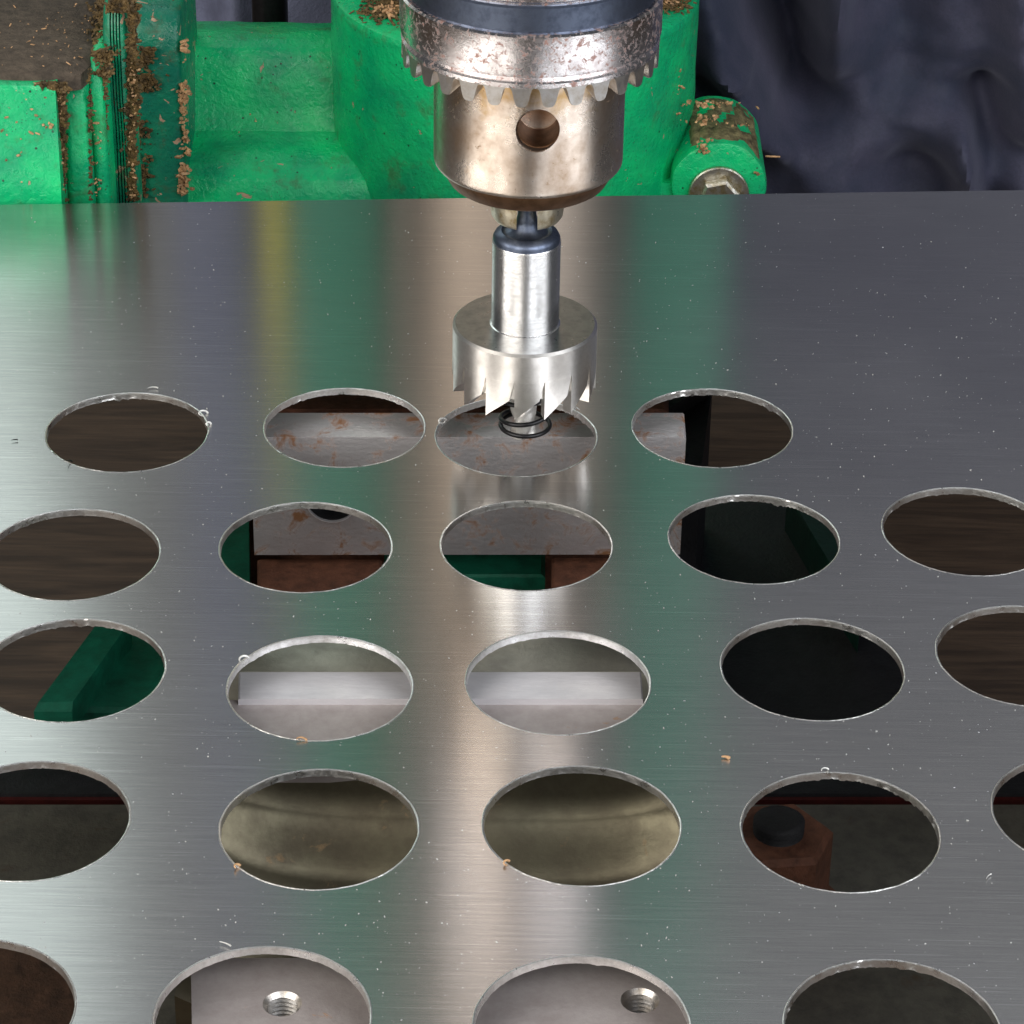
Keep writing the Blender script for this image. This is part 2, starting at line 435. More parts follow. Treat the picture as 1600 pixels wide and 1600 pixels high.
# ------------------------------------------------------------------ drill press body behind the sheet
DY = 130
cy0 = 245+DY
cx0 = at_y(805, -22, cy0)
CX, CZT = cx0.x, cx0.z
s0 = pxscale((CX, cy0, CZT)); RC = 288/s0
dp = thing('drill_press', 'green painted drill press casting with steel column behind the sheet', 'drill press', (CX, cy0, FLOOR_Z))
bm = bmesh.new()
prof = [(0, -112), (RC, -112)] + [(RC, z) for z in range(-108, int(CZT)-2, 8)] + [(RC, CZT-2.2), (RC-.7, CZT-.6), (RC-2.2, CZT), (48, CZT), (48, CZT-3), (0, CZT-3)]
lathe(bm, prof, (CX, cy0, 0), 128, wob=.5)
obj('collar', bm, 'green', dp, 35)
bm = bmesh.new(); lathe(bm, [(0, FLOOR_Z+.2), (43, FLOOR_Z+.2), (43, 820), (0, 820)], (CX, cy0, 0), 96); obj('column', bm, 'column', dp, 40)
# frame ribs that rise on either side of the column above the picture
for a, b in ((455, 592), (1003, 1152)):
    x0 = at_y(a, 0, 455).x; x1 = at_y(b, 0, 455).x
    bm = bmesh.new(); prism(bm, [(x0, 440), (x1, 440), (x1, 458), (x0, 458)], -30, 820, 2); obj('frame_rib', bm, 'rib', dp, 30)
bm = bmesh.new(); prism(bm, [(at_y(455, 0, 455).x, 458.5), (at_y(1152, 0, 455).x, 458.5), (at_y(1152, 0, 455).x, 463), (at_y(455, 0, 455).x, 463)], -20, 820)
obj('back_plate', bm, 'green_dark', dp)
# arm: profile in (y, z) extruded along x
def extrude_x(bm, prof, x0, x1, nx=30, wob=.35, sub=5):
    P = []
    for (a, b) in zip(prof, prof[1:]+prof[:1]):
        for k in range(sub): P.append((a[0]+(b[0]-a[0])*k/sub, a[1]+(b[1]-a[1])*k/sub))
    rows = []
    for i in range(nx+1):
        x = x0+(x1-x0)*i/nx
        rows.append([bm.verts.new((x, y+wob*noise.noise(Vector((x*.08, y*.08, z*.08))), z+wob*noise.noise(Vector((x*.08, y*.08, z*.08+9))))) for y, z in P])
    n = len(P)
    for A, B in zip(rows, rows[1:]):
        for k in range(n): bm.faces.new((A[k], A[(k+1) % n], B[(k+1) % n], B[k]))
    bm.faces.new(rows[0]); bm.faces.new(rows[-1])
def YZ(py, y, px=400):
    return (y+DY, at_y(px, py, y+DY).z)
arm = [YZ(34, 268), YZ(40, 260), YZ(50, 252), YZ(62, 247), YZ(76, 243.5), YZ(95, 241), YZ(130, 238), YZ(175, 234.5), YZ(205, 231), YZ(220, 226), YZ(238, 218), YZ(258, 211.5), YZ(280, 207), YZ(300, 205), YZ(330, 203), (203+DY, -112), (262+DY, -112)]
bm = bmesh.new(); extrude_x(bm, arm, at_y(275, 200, 235+DY).x, CX-8, 40, .5, 4)
obj('arm', bm, 'green', dp, 32)
# flange discs at the left end of the arm, turned about the x axis
def slab(name, pxa, pxb, top, yf, mat, depth=18, rnd_=6, grooves=0, zbot=-46, nx=None, lean=0):
    """upright ring segment spanning pxa..pxb with its front at y = yf and its crest at picture height top"""
    xa = at_y(pxa, 200, yf).x; xb = at_y(pxb, 200, yf).x
    zt_ = at_y((pxa+pxb)/2, top, yf+rnd_).z
    prof = [(yf-lean, zbot)]
    prof += [(yf, zt_-rnd_*1.6)]
    for k in range(1, 6):
        a = math.pi/2*k/5; prof.append((yf+rnd_*(1-math.cos(a)), zt_-rnd_*1.6*(1-math.sin(a))))
    prof += [(yf+depth, zt_), (yf+depth, zbot)]
    bm = bmesh.new()
    cyc = sum(p[0] for p in prof)/len(prof); czc = sum(p[1] for p in prof)/len(prof)
    # stations along x with an inset for the edge rounding and the turned grooves
    st = [(0, 1.3), (.7, .35), (1.6, 0)]
    L = xb-xa
    if grooves:
        w_ = (L-3.2)/grooves
        for k in range(grooves):
            u = 1.6+k*w_; st += [(u+w_*.5, -.1), (u+w_*.62, 1.3), (u+w_*.86, 1.3), (u+w_*.98, 0)]
    else:
        for k in range(1, 7): st.append((1.6+(L-3.2)*k/7, 0))
    st += [(L-1.6, 0), (L-.7, .35), (L, 1.3)]
    rows = []
    P = []
    for (a, b) in zip(prof, prof[1:]):
        n_ = 14 if abs(a[1]-b[1]) > 20 else 1
        for k in range(n_): P.append((a[0]+(b[0]-a[0])*k/n_, a[1]+(b[1]-a[1])*k/n_))
    P.append(prof[-1])
    for u, ins in st:
        row = []
        for y, z in P:
            yy = y+ins if y < yf+depth-1 else y
            zz = z-ins if z > zt_-rnd_*1.5 else z
            row.append(bm.verts.new((xa+u+.35*noise.noise(Vector((u*.1, z*.06, 3))), yy+.5*noise.noise(Vector((u*.12, y*.1, z*.08))), zz+.3*noise.noise(Vector((u*.2, z*.1, 7))))))
        rows.append(row)
    n = len(P)
    for A, B in zip(rows, rows[1:]):
        for k in range(n): bm.faces.new((A[k], A[(k+1) % n], B[(k+1) % n], B[k]))
    bm.faces.new(rows[0]); bm.faces.new(rows[-1])
    return obj(name, bm, mat, dp, 40)
slab('flange', 212, 287, 8, 200+DY, 'green_dusty', 50, 10, 0, -112)
slab('ridged_ring', 168, 204, -6, 188, 'green_dusty', 16, 8, 4)
slab('clamp_ring', 141, 165, 80, 176, 'green', 30, 8, 0)
slab('clamp_ring', 98, 139, 110, 173, 'green', 40, 7, 0)
slab('clamp_ring', 84, 100, 140, 178, 'green_dusty', 40, 3, 0)
# end block with dusty top
zt = at_y(40, 133, 166).z
x0 = at_y(-260, 133, 166).x; x1 = at_y(86, 133, 166).x
bm = bmesh.new(); extrude_x(bm, [(160.5, -46), (166, zt-1.5), (167, zt-.3), (168.5, zt), (236, zt), (236, -46)], x0, x1, 40, .5, 4)
obj('end_block', bm, 'green', dp, 30)
bm = bmesh.new()
xe = at_y(150, 120, 174).x
P = [(x0, 169), (x1-2, 169.5), (xe-4, 173), (xe-1, 184), (xe+1, 200), (xe+2, 240), (x0, 240)]
prism(bm, P, zt-4, zt+1.6, 1.2); obj('top_pad', bm, 'grimetop', dp, 50, 'dust covered dark brown top of the end block')
# clamp boss with bolt on the right
bc = at_y(1123, 292, 206+DY)
sb = pxscale(bc); RB = 75/sb
bm = bmesh.new(); lathe(bm, [(0, 206+DY), (RB-1.5, 206+DY), (RB-.4, 206.5+DY), (RB, 208+DY), (RB, 246+DY), (0, 246+DY)], (bc.x, 0, bc.z), 72, 'Y', .5)
obj('clamp_boss', bm, 'green', dp, 35)
bm = bmesh.new(); xw = bc.x
prism(bm, [(CX+40, 208+DY), (xw+RB-4, 208.5+DY), (xw+RB-.6, 214+DY), (xw+RB-1, 258+DY), (CX+40, 258+DY)], -112, bc.z); obj('boss_web', bm, 'green', dp, 30)
bm = bmesh.new(); G = []
for j in range(15):
    y = 207.5+DY+38*j/14; row = []
    for i in range(31):
        a = R_(28+(140-28)*i/30); e = min(1, min(i, 30-i)/4, min(j, 14-j)/2.5)
        rr = RB-.5+(1.5+1.1*noise.noise(Vector((a*6, y*.14, 1)))+.5*noise.noise(Vector((a*20, y*.5, 4))))*max(0, e)*(1 if noise.noise(Vector((a*3.2, y*.10, 20))) > -.12 else .15)
        row.append(bm.verts.new((bc.x+rr*math.cos(a), y, bc.z+rr*math.sin(a))))
    G.append(row)
for j in range(14):
    for i in range(30): bm.faces.new((G[j][i], G[j][i+1], G[j+1][i+1], G[j+1][i]))
rr_ = bmesh.ops.extrude_face_region(bm, geom=bm.faces[:])
for v in rr_['geom']:
    if isinstance(v, bmesh.types.BMVert): v.co += (Vector((bc.x, v.co.y, bc.z))-v.co).normalized()*2.5
obj('caked_grime', bm, 'grime', dp, 60)
bb = at_y(1123, 306, 204+DY)
bm = bmesh.new(); lathe(bm, [(0, 205.6+DY), (10.2, 205.6+DY), (10.2, 204.3+DY), (9.8, 203.9+DY), (7.4, 203.9+DY), (0, 203.9+DY)], (bb.x, 0, bb.z), 56, 'Y'); wsh = obj('washer', bm, 'bolt', dp, 30)
bm = bmesh.new()
hexp = [(7.2*math.cos(R_(60*k+12)), 7.2*math.sin(R_(60*k+12))) for k in range(6)]
A = [bm.verts.new((bb.x+u, 203.8+DY, bb.z+v)) for u, v in hexp]; B = [bm.verts.new((bb.x+u, 200.9+DY, bb.z+v)) for u, v in hexp]; Cc = [bm.verts.new((bb.x+u*.86, 200.2+DY, bb.z+v*.86)) for u, v in hexp]
for k in range(6):
    j = (k+1) % 6; bm.faces.new((A[k], A[j], B[j], B[k])); bm.faces.new((B[k], B[j], Cc[j], Cc[k]))
bm.faces.new(Cc); bm.faces.new(A)
obj('bolt_head', bm, 'bolt', wsh)

# grime and sawdust caught on the casting
def scatter(name, mat, spots, parent, label=None):
    """spots: (px, py, spread px x, spread px y, world y, count, size)"""
    bm = bmesh.new()
    for px, py, sx, sy, y, n_, s in spots:
        for _ in range(n_):
            v = py+rnd.uniform(-sy, sy); u = px+rnd.gauss(0, sx*.5)*(1+1.2*max(0, noise.noise(Vector((px*.1, v*.05, 3)))))+3*noise.noise(Vector((px*.1, v*.03, 8)))
            if noise.noise(Vector((px*.3, v*.045, 14))) < -.22 and rnd.random() < .8: continue
            p = at_y(u, v, y+rnd.uniform(-.5, .6)); flake(bm, p, s*rnd.uniform(.5, 1.5), long=rnd.choice((1, 1, 1.8)), thick=.5)
    o = obj(name, bm, mat, parent); o['kind'] = 'stuff'
    if label: o['label'] = label
    return o
DEEP = DY
scatter('sawdust', 'dustbrown', [(93, 175, 8, 42, 169, 520, 1.1), (96, 265, 6, 55, 170, 380, 1.0), (78, 138, 20, 8, 167, 220, 1.1), (141, 210, 3, 105, 173.5, 200, .7),
    (164, 210, 4, 100, 178, 300, .9), (207, 90, 7, 80, 189, 700, 1.1), (206, 240, 7, 75, 188.5, 700, 1.1), (162, 100, 12, 20, 178, 320, 1.0), (190, 10, 22, 10, 187, 240, 1.1)], dp)
scatter('sawdust', 'dustbrown', [(228, 110, 16, 34, 199+DEEP, 260, 1.2), (218, 250, 14, 60, 199+DEEP, 300, 1.2), (240, 8, 40, 5, 215+DEEP, 160, 1.1)], dp)
def scatter_top(name, mat, spots, parent):
    bm = bmesh.new()
    for px, py, sx, sy, z, n_, s in spots:
        for _ in range(n_):
            p = at_z(px+rnd.gauss(0, sx*.5), py+rnd.gauss(0, sy*.5), z+rnd.uniform(0, .6)); flake(bm, p, s*rnd.uniform(.5, 1.5), long=rnd.choice((1, 1.5, 2.4)), thick=.4)
    o = obj(name, bm, mat, parent); o['kind'] = 'stuff'; return o
scatter_top('sawdust', 'dustbrown', [(165, 30, 22, 60, zt+1.8, 520, 1.0), (604, 14, 36, 20, CZT, 420, 1.1), (1050, 5, 26, 14, CZT, 260, 1.1)], dp)
scatter('wood_chip', 'dustgold', [(294, 75, 4, 20, 239+DEEP, 12, 1.6), (287, 85, 3, 20, 199.6+DEEP, 14, 1.3), (286, 155, 6, 24, 199.6+DEEP, 60, 1.4), (288, 215, 7, 34, 199.6+DEEP, 40, 1.3), (287, 280, 7, 24, 199.6+DEEP, 60, 1.4),
    (400, 200, 120, 90, 228+DEEP, 10, .8), (1050, 200, 12, 100, 216+DEEP, 40, .8), (1098, 230, 14, 12, 205.5+DEEP, 16, 1.3), (1100, 190, 22, 8, 206+DEEP, 22, 1.2), (1182, 272, 3, 3, 205.4+DEEP, 4, 1.3),
    (1115, 165, 30, 5, 216+DEEP, 44, 1.1), (1165, 200, 10, 10, 210+DEEP, 14, 1.0)], dp)
scatter('wood_chip', 'dustgold', [(76, 195, 7, 7, 165.5, 12, 1.3), (35, 220, 40, 80, 164.5, 34, .75), (207, 200, 7, 110, 187.4, 50, .8), (95, 210, 5, 90, 168, 36, .8), (152, 240, 8, 70, 175, 24, .7)], dp)
scatter_top('wood_chip', 'dustgold', [(610, 16, 24, 12, CZT+.6, 44, 1.2), (1045, 5, 18, 8, CZT+.6, 20, 1.1), (90, 60, 90, 60, zt+1.8, 70, .5)], dp)
# long straw of wood held on the edge of the clamp boss
bm = bmesh.new(); a = at_y(1196, 244, 207+DY); tube(bm, [a, a+Vector((2.4, -.2, 0)), a+Vector((4.9, 0, -.15))], .33, 6); 
tag(obj('wood_splinter', bm, 'dustgold'), 'thin pale wood splinter sticking out from the green clamp boss', 'splinter')
bm = bmesh.new(); a = at_y(1077, 105, cy0); b_ = at_y(1076, 150, cy0); tube(bm, [a, (a+b_)/2+Vector((.3, 0, 0)), b_], .5, 6)
tag(obj('wood_splinter', bm, 'dustgold'), 'upright pale splinter clinging to the right edge of the green collar', 'splinter')

# ------------------------------------------------------------------ perforated steel sheet
HOLES = [(-91.0, 33.8), (-40.0, 37.9), (0.7, 34.9), (47.3, 40.7), (-96.3, -21.1), (-45.5, -16.3), (3.3, -14.0), (54.1, -9.7), (102.3, -4.8),
         (-90.2, -66.3), (-38.8, -71.2), (10.1, -67.7), (63.1, -61.2), (108.7, -54.9), (-91.4, -117.9), (-35.9, -118.9), (14.4, -116.4),
         (64.1, -117.0), (113.3, -109.8), (-94.4, -173.1), (-42.3, -173.7), (13.8, -174.8), (68.3, -174.4)]
HR, TH = 19.0, 1.4
dx = Vector((math.cos(BR), math.sin(BR))); dy = Vector((-math.sin(BR), math.cos(BR)))
far = at_z(0, 320, 0); far2 = at_z(1600, 297, 0)
dx = Vector((far2.x-far.x, far2.y-far.y)).normalized(); dy = Vector((-dx.y, dx.x))
mid = (Vector((far.x, far.y))+Vector((far2.x, far2.y)))/2
out = [mid-dx*205, mid+dx*215, mid+dx*215-dy*395, mid-dx*205-dy*395]
sheet = thing('perforated_sheet', 'brushed stainless steel sheet drilled with rows of large round holes', 'metal sheet', (0, 0, -TH))
body = sheet_holes('sheet_body', [(p.x, p.y) for p in out], [circle(x, y, HR, 96, .10, i) for i, (x, y) in enumerate(HOLES)], -TH, 0, 'sheet', sheet)
for i, (x, y) in enumerate(HOLES):
    bm = bmesh.new(); N = 280; rows = []
    rough_ = 1.0 if i in (0, 1, 2, 3, 7, 9, 17, 22, 8, 13) else .5
    prof = [(.26, .012, 0), (.12, .11, .55), (-.10, .02, .4), (-.16, -.25, .2), (-.16, -TH*.6, .2), (-.22, -TH-.1, 1.8), (.05, -TH-.2, 2.0)]
    for (dr, z, k) in prof:
        row = []
        for q in range(N):
            a = 2*math.pi*q/N
            base = .10*noise.noise(Vector((math.cos(a)*6+i*7.3, math.sin(a)*6, i)))
            n1 = noise.noise(Vector((math.cos(a)*17+i*3.1, math.sin(a)*17, z*3+5)))
            n2 = noise.noise(Vector((math.cos(a)*60+i*1.7, math.sin(a)*60, z*5)))
            low = noise.noise(Vector((math.cos(a)*2.2+i*5.1, math.sin(a)*2.2, 11)))
            jag = (n1*.22+n2*.16)*rough_*k*(.35+1.9*max(0, low+.12))
            row.append(bm.verts.new((x+(HR+base+dr-max(0, jag*.6))*math.cos(a), y+(HR+base+dr-max(0, jag*.6))*math.sin(a), z+jag*(1 if z < -.5 else .35))))
        rows.append(row)
    for A, B in zip(rows, rows[1:]):
        for q in range(N):
            r_ = (q+1) % N; bm.faces.new((A[q], A[r_], B[r_], B[q]))
    obj('hole_rim', bm, 'rim', sheet, 50)

# shavings caught on rims
def curl(name, p, r, turns, pitch, wire, label, tilt=(0, 0, 0), mat='fleck', group='metal shavings on the sheet'):
    bm = bmesh.new(); n_ = int(14*turns)+2
    turns *= .62; r *= .75; sx_ = rnd.uniform(1.2, 2.2)
    q = Matrix.Rotation(tilt[2], 3, 'Z')@Matrix.Rotation(tilt[0], 3, 'X')@Matrix.Rotation(tilt[1], 3, 'Y')
    pts = []
    for k in range(n_):
        a = 2*math.pi*turns*k/(n_-1)
        pts.append(Vector(p)+q@Vector((r*sx_*math.cos(a)*(1-.5*k/n_), r*math.sin(a)*(1-.3*k/n_), pitch*turns*k/(n_-1)+r*.2)))
    tube(bm, pts, wire, 6, taper=lambda t: 1-.6*t)
    o = obj(name, bm, mat); tag(o, label, 'metal shaving', group); return o
def rimpt(i, deg, dr=0.0, z=.15):
    x, y = HOLES[i]; a = R_(deg); return (x+(HR+dr)*math.cos(a), y+(HR+dr)*math.sin(a), z)
curl('metal_shaving', rimpt(0, 28), 1.1, 1.2, .8, .28, 'bright curl on the upper right rim of the far left hole', (.9, .2, .3))
curl('metal_shaving', rimpt(0, 12), .8, 1.1, .9, .3, 'small bright burr at the right end of the far left hole', (1.1, .4, 0))
curl('metal_shaving', rimpt(0, 235, 1.5), 1.8, .35, 1.2, .18, 'dark hair-thin sliver below the far left hole', (.9, .2, 1.2), 'black')
curl('metal_shaving', rimpt(2, 160), .9, 1.6, .6, .3, 'silver curl on the left rim of the hole under the cutter', (1.2, .2, .3))
curl('metal_shaving', rimpt(2, 42), 1.2, 1.0, 1.0, .25, 'thin curl on the right rim of the hole under the cutter', (.7, .7, 1.1))
curl('metal_shaving', rimpt(10, 150, .2), 1.1, 1.3, .5, .3, 'bright curl at the left rim of the hole above the pale vise jaw', (1.3, .1, .2))
curl('metal_shaving', rimpt(10, 262, .4), .9, .8, .6, .26, 'brassy burr at the bottom rim of the hole above the pale vise jaw', (.6, .1, 0), 'dustgold')
curl('metal_shaving', rimpt(15, 222, .7), 1.1, .8, .8, .28, 'tan burr at the lower left rim of the left olive-floored hole', (.6, .1, .9), 'dustgold')
curl('metal_shaving', rimpt(16, 222, .4), .9, 1.0, .6, .26, 'brassy burr at the lower left rim of the right olive-floored hole', (.6, .1, .9), 'dustgold')
curl('metal_shaving', rimpt(17, 95, .4), .8, .8, .5, .2, 'tiny silver burr on top of the hole that shows the rusty nut', (.8, .1, .4))
p = at_z(1131, 1185, .3); curl('wood_crumb', p, .7, .6, .3, .4, 'orange crumb lying between the black hole and the nut hole', (0, 0, 0), 'dustgold', None)['category'] = 'crumb'
p = at_z(236, 610, .2); curl('metal_shaving', p, 1.7, .55, .2, .2, 'pale curved shaving lying above the far left hole', (0, 0, .5))
p = at_z(16, 695, .1); curl('metal_shaving', p, 2.6, .16, .2, .18, 'dark sliver lying at the left edge near the far left hole', (0, 0, .9), 'black')
p = at_z(330, 1480, .2); curl('metal_shaving', p, 2.6, .22, .2, .17, 'thin arc shaving above the hole with the dark left side', (0, 0, .0))
p = at_z(1548, 1378, .2); curl('metal_shaving', p, 1.6, .3, .2, .14, 'fine pale shaving right of the nut hole', (0, 0, 1.4))
# fine metal dust on the sheet
def on_sheet(x, y):
    for hx, hy in HOLES:
        if (x-hx)**2+(y-hy)**2 < (HR+.6)**2: return False
    return True
bm = bmesh.new()
for _ in range(1500):
    px, py = rnd.uniform(0, 1600), 320+1290*rnd.random()
    p = at_z(px, py, .02)
    if on_sheet(p.x, p.y): flake(bm, (p.x, p.y, .02), rnd.choice((.10, .12, .14, .2, .28)), long=rnd.choice((1, 1, 1.8)), thick=.3)
tag(obj('metal_dust', bm, 'fleck'), 'fine bright metal dust sprinkled all over the brushed sheet', 'metal dust', kind='stuff')

# ------------------------------------------------------------------ chuck
AY = 34.9
ax0 = at_y(820, 556, AY); ax1 = at_y(825.5, 200, AY)
AX = (ax0.x+ax1.x)/2
def zf(r, py):
    """height of the front point (AX, AY-r) seen at picture height py"""
    lo, hi = -60, 200
    for _ in range(50):
        m_ = (lo+hi)/2; P = Vector((AX, AY-r, m_)); v_ = 800-F*((P-CP).dot(CU))/((P-CP).dot(FWD))
        if v_ > py: lo = m_
        else: hi = m_
    return lo
def rp(px, z): return px/pxscale((AX, AY, z))
chuck = thing('drill_chuck', 'worn keyed drill chuck with toothed ring pointing down at the sheet', 'drill chuck', (AX, AY, zf(12, 333)))
zb = zf(22, 240)
Rb = rp(149, zb); Rt = rp(201, zf(30, 160)); Rg = rp(206, zf(30, 80))
z_edge = zf(rp(112, 40), 312); z_bot = zf(rp(82, 40), 333)
z_side = zf(Rb, 290)
r112, r82 = rp(112, z_edge), rp(82, z_bot)
z_root = zf(Rt, 139); z_tip = zf(Rt, 168.5); z_band0 = zf(Rg, 128); z_gr = zf(Rg, 57); z_blk = zf(Rg, 14)
print('chuck', AX, Rb, Rt, Rg, 'edge', z_edge, z_bot, z_side, 'teeth', z_root, z_tip, z_band0, z_gr, z_blk)
z_edge = zf(Rb-.3, 312); r124 = rp(123, z_bot); z_bot = zf(r124, 333)
bm = bmesh.new()
lathe(bm, [(0, z_edge-.05), (Rb-1.0, z_edge-.05), (Rb-.5, z_edge+.1), (Rb-.12, z_edge+.6), (Rb, z_edge+1.3), (Rb, z_edge+8), (Rb, z_edge+16), (Rb, z_root+3), (0, z_root+3)], (AX, AY, 0), 160)
bod = obj('chuck_sleeve', bm, 'chuck', chuck, 28)
_n, _l = M['chuck'].node_tree.nodes, M['chuck'].node_tree.links      # golden grease stain under the toothed ring
_b = _n['Principled BSDF']; _src = _b.inputs['Base Color'].links[0].from_socket
_v = coords(_n, _l); _sx = _n.new('ShaderNodeSeparateXYZ'); _l.new(_v, _sx.inputs[0])
_mr = _n.new('ShaderNodeMapRange'); _l.new(_sx.outputs[2], _mr.inputs[0])
_mr.inputs[1].default_value = z_root-13; _mr.inputs[2].default_value = z_root-2; _mr.inputs[3].default_value = 0; _mr.inputs[4].default_value = .5
_ad = _n.new('ShaderNodeMath'); _ad.operation = 'ADD'; _l.new(_mr.outputs[0], _ad.inputs[0]); _l.new(noise_n(_n, _l, _v, .22, 5, .6, .5), _ad.inputs[1])
_f = ramp(_n, _l, _ad.outputs[0], [(.66, g(0)), (.95, g(.85))])
_l.new(mix(_n, _l, _f, _src, (.50, .31, .12)), _b.inputs['Base Color'])
kx = at_y(841.5, 205, AY-Rb)
bm = bmesh.new(); ang = R_(-1)
lathe(bm, [(0, AY-Rb-6), (9, AY-Rb-6), (5.1, AY-Rb-.05), (4.6, AY-Rb+.75), (4.55, AY-9), (0, AY-8)], (kx.x, 0, kx.z), 48, 'Y'); cut(bod, bm)
bm = bmesh.new(); lathe(bm, [(4.54, AY-Rb+1.6), (4.42, AY-Rb+1.6), (4.42, AY-10), (4.54, AY-10), (4.54, AY-Rb+1.6)], (kx.x, 0, kx.z), 48, 'Y'); obj('key_hole_wall', bm, 'nose', bod, 30)
bm = bmesh.new(); lathe(bm, [(0, z_bot), (r124-.9, z_bot), (r124, z_bot+.6), (Rb-1.3, z_edge-.4), (Rb-1.2, z_edge), (0, z_edge)], (AX, AY, 0), 120); nz = obj('nose_ring', bm, 'nose', chuck, 40)
# recess at the bottom of the nose for the jaws is left dark by the jaws standing proud
bm = bmesh.new()
lathe(bm, [(0, z_root+2), (Rt-5.5, z_root+2), (Rt, z_root), (Rt+.15, z_band0-.7), (Rg-1.0, z_band0), (Rg-.2, z_band0+.8), (Rg, z_band0+1.6), (Rg, z_gr-.4), (Rg-.5, z_gr), (0, z_gr)], (AX, AY, 0), 160)
obj('toothed_ring', bm, 'chrome', chuck, 25)
bm = bmesh.new(); lathe(bm, [(0, z_gr-.2), (Rg-1.4, z_gr-.2), (Rg-1.4, z_gr+.3), (Rg-.9, z_gr+.6), (Rg-.9, z_blk-.4), (Rg-1.4, z_blk), (0, z_blk)], (AX, AY, 0), 160)
obj('black_band', bm, 'oxide', chuck, 30)
zc2 = z_blk+15
bm = bmesh.new(); lathe(bm, [(0, z_blk-.1), (Rg-1.9, z_blk-.1), (Rg-1.9, z_blk+.4), (Rg-1.3, z_blk+.9), (Rg-1.3, zc2), (Rg-4, zc2+3), (14, zc2+9), (0, zc2+9)], (AX, AY, 0), 140)
obj('upper_collar', bm, 'chrome', chuck, 30)
NT = 30
proto = None
for k in range(NT):
    c_ = R_(-90-3.6+360/NT*k)
    if proto is None:
        bm = bmesh.new(); pa = 360/NT
        H_ = z_root-z_tip
        shape = [(-.46, .03), (-.37, -.08), (-.315, -.3), (-.27, -.6), (-.21, -.86), (-.14, -.97), (-.06, -1), (.06, -1), (.14, -.97), (.21, -.86), (.27, -.6), (.315, -.3), (.37, -.08), (.46, .03), (.47, .25), (-.47, .25)]
        def ringv(r, kx_, kz):
            out_ = []
            for u, h in shape:
                a = R_(u*pa*kx_); out_.append(bm.verts.new((r*math.cos(a), r*math.sin(a), h*H_*kz)))
            return out_
        A = ringv(Rt+.05, 1, 1); B = ringv(Rt-.35, 1.02, 1.03); D_ = ringv(Rb+1.2, .82, .70)
        for X_, Y_ in ((A, B), (B, D_)):
            for q in range(len(shape)):
                r_ = (q+1) % len(shape); bm.faces.new((X_[q], X_[r_], Y_[r_], Y_[q]))
        bm.faces.new(A); bm.faces.new(D_)
        org = Vector(chuck['origin_mm'])
        for v in bm.verts: v.co += org
        o = obj('gear_tooth', bm, 'tooth', chuck, 35); proto = o
    else:
        o = proto.copy(); COL.objects.link(o)
    o.location = Vector((0, 0, z_root+.05-chuck['origin_mm'][2]))*MM
    o.rotation_euler = (0, 0, c_)
# jaws
zj0 = z_bot; zj1 = zf(rp(55, 40), 364)
zj_top = z_bot+1
rj_t, rj_b = rp(64, zj0), rp(52, zj1)
for az in (210, 330, 90):
    bm = bmesh.new(); rows = []
    for z, r in ((zj_top, rj_t), (zj1+1.2, rj_b+.6), (zj1+.3, rj_b), (zj1, rj_b-.7)):
        gp = 2.35; row = []
        iv = gp/math.sin(R_(60)); row.append((iv*math.cos(R_(az)), iv*math.sin(R_(az))))
        de = math.degrees(math.asin(gp/r))
        for k in range(13):
            a = R_(az-60+de+(120-2*de)*k/12); row.append((r*math.cos(a), r*math.sin(a)))
        rows.append([bm.verts.new((AX+u, AY+v, z)) for u, v in row])
    for A, B in zip(rows, rows[1:]):
        for q in range(len(A)):
            r_ = (q+1) % len(A); bm.faces.new((A[q], A[r_], B[r_], B[q]))
    bm.faces.new(rows[0]); bm.faces.new(rows[-1])
    obj('chuck_jaw', bm, 'jaw', chuck, 30)
# spindle and quill above the picture
spn = thing('quill', 'steel quill above the drill chuck', 'quill', (AX, AY, zc2+9))
bm = bmesh.new(); lathe(bm, [(0, zc2+9.2), (11, zc2+9.2), (11, zc2+40), (23, zc2+42), (23, 330), (0, 330)], (AX, AY, 0), 80); obj('quill_tube', bm, 'column', spn, 30)

# ------------------------------------------------------------------ hole cutter held in the chuck
z_ct = zf(rp(113, 30), 556); RCt = rp(113, z_ct)
z_sl = zf(RCt, 599); z_gu = zf(RCt, 628); z_ti = zf(RCt, 658)
r_sh = rp(53.5, 45)
z_sb = z_ct
z_bright = zf(r_sh, 398); z_sh_top = zf(r_sh*.72, 383)
r_nk = rp(14.5, 55); z_nk = zf(r_nk*1.9, 377)
print('cutter', RCt, z_ct, z_sl, z_gu, z_ti, r_sh, z_bright, z_sh_top, z_nk, 'jaw', zj1)
cut_t = thing('hole_cutter', 'steel hole cutter with sawteeth held in the chuck above a hole', 'hole cutter', (AX, AY, z_ti))
bm = bmesh.new(); lathe(bm, [(0, z_ct-.5), (r_sh+.5, z_ct-.5), (r_sh+.5, z_ct-.05), (r_sh, z_ct+.1), (r_sh, z_bright-.2), (r_sh-.15, z_bright), (0, z_bright)], (AX, AY, 0), 96); obj('shank', bm, 'shank', cut_t, 30)
bm = bmesh.new(); lathe(bm, [(0, z_bright), (r_sh-.2, z_bright), (r_sh-.15, z_bright+.8), (r_sh-.6, z_bright+1.7), (r_sh*.74, z_bright+2.4), (r_sh*.66, z_bright+2.0), (r_sh*.60, z_bright+2.1), (r_sh*.50, z_bright+2.5), (r_sh*.36, z_bright+3.4), (r_nk+.3, z_bright+5.2), (r_nk, z_bright+6.5), (r_nk, z_bot+3), (0, z_bot+3)], (AX, AY, 0), 96)
obj('drive_stem', bm, 'oxide', cut_t, 45)
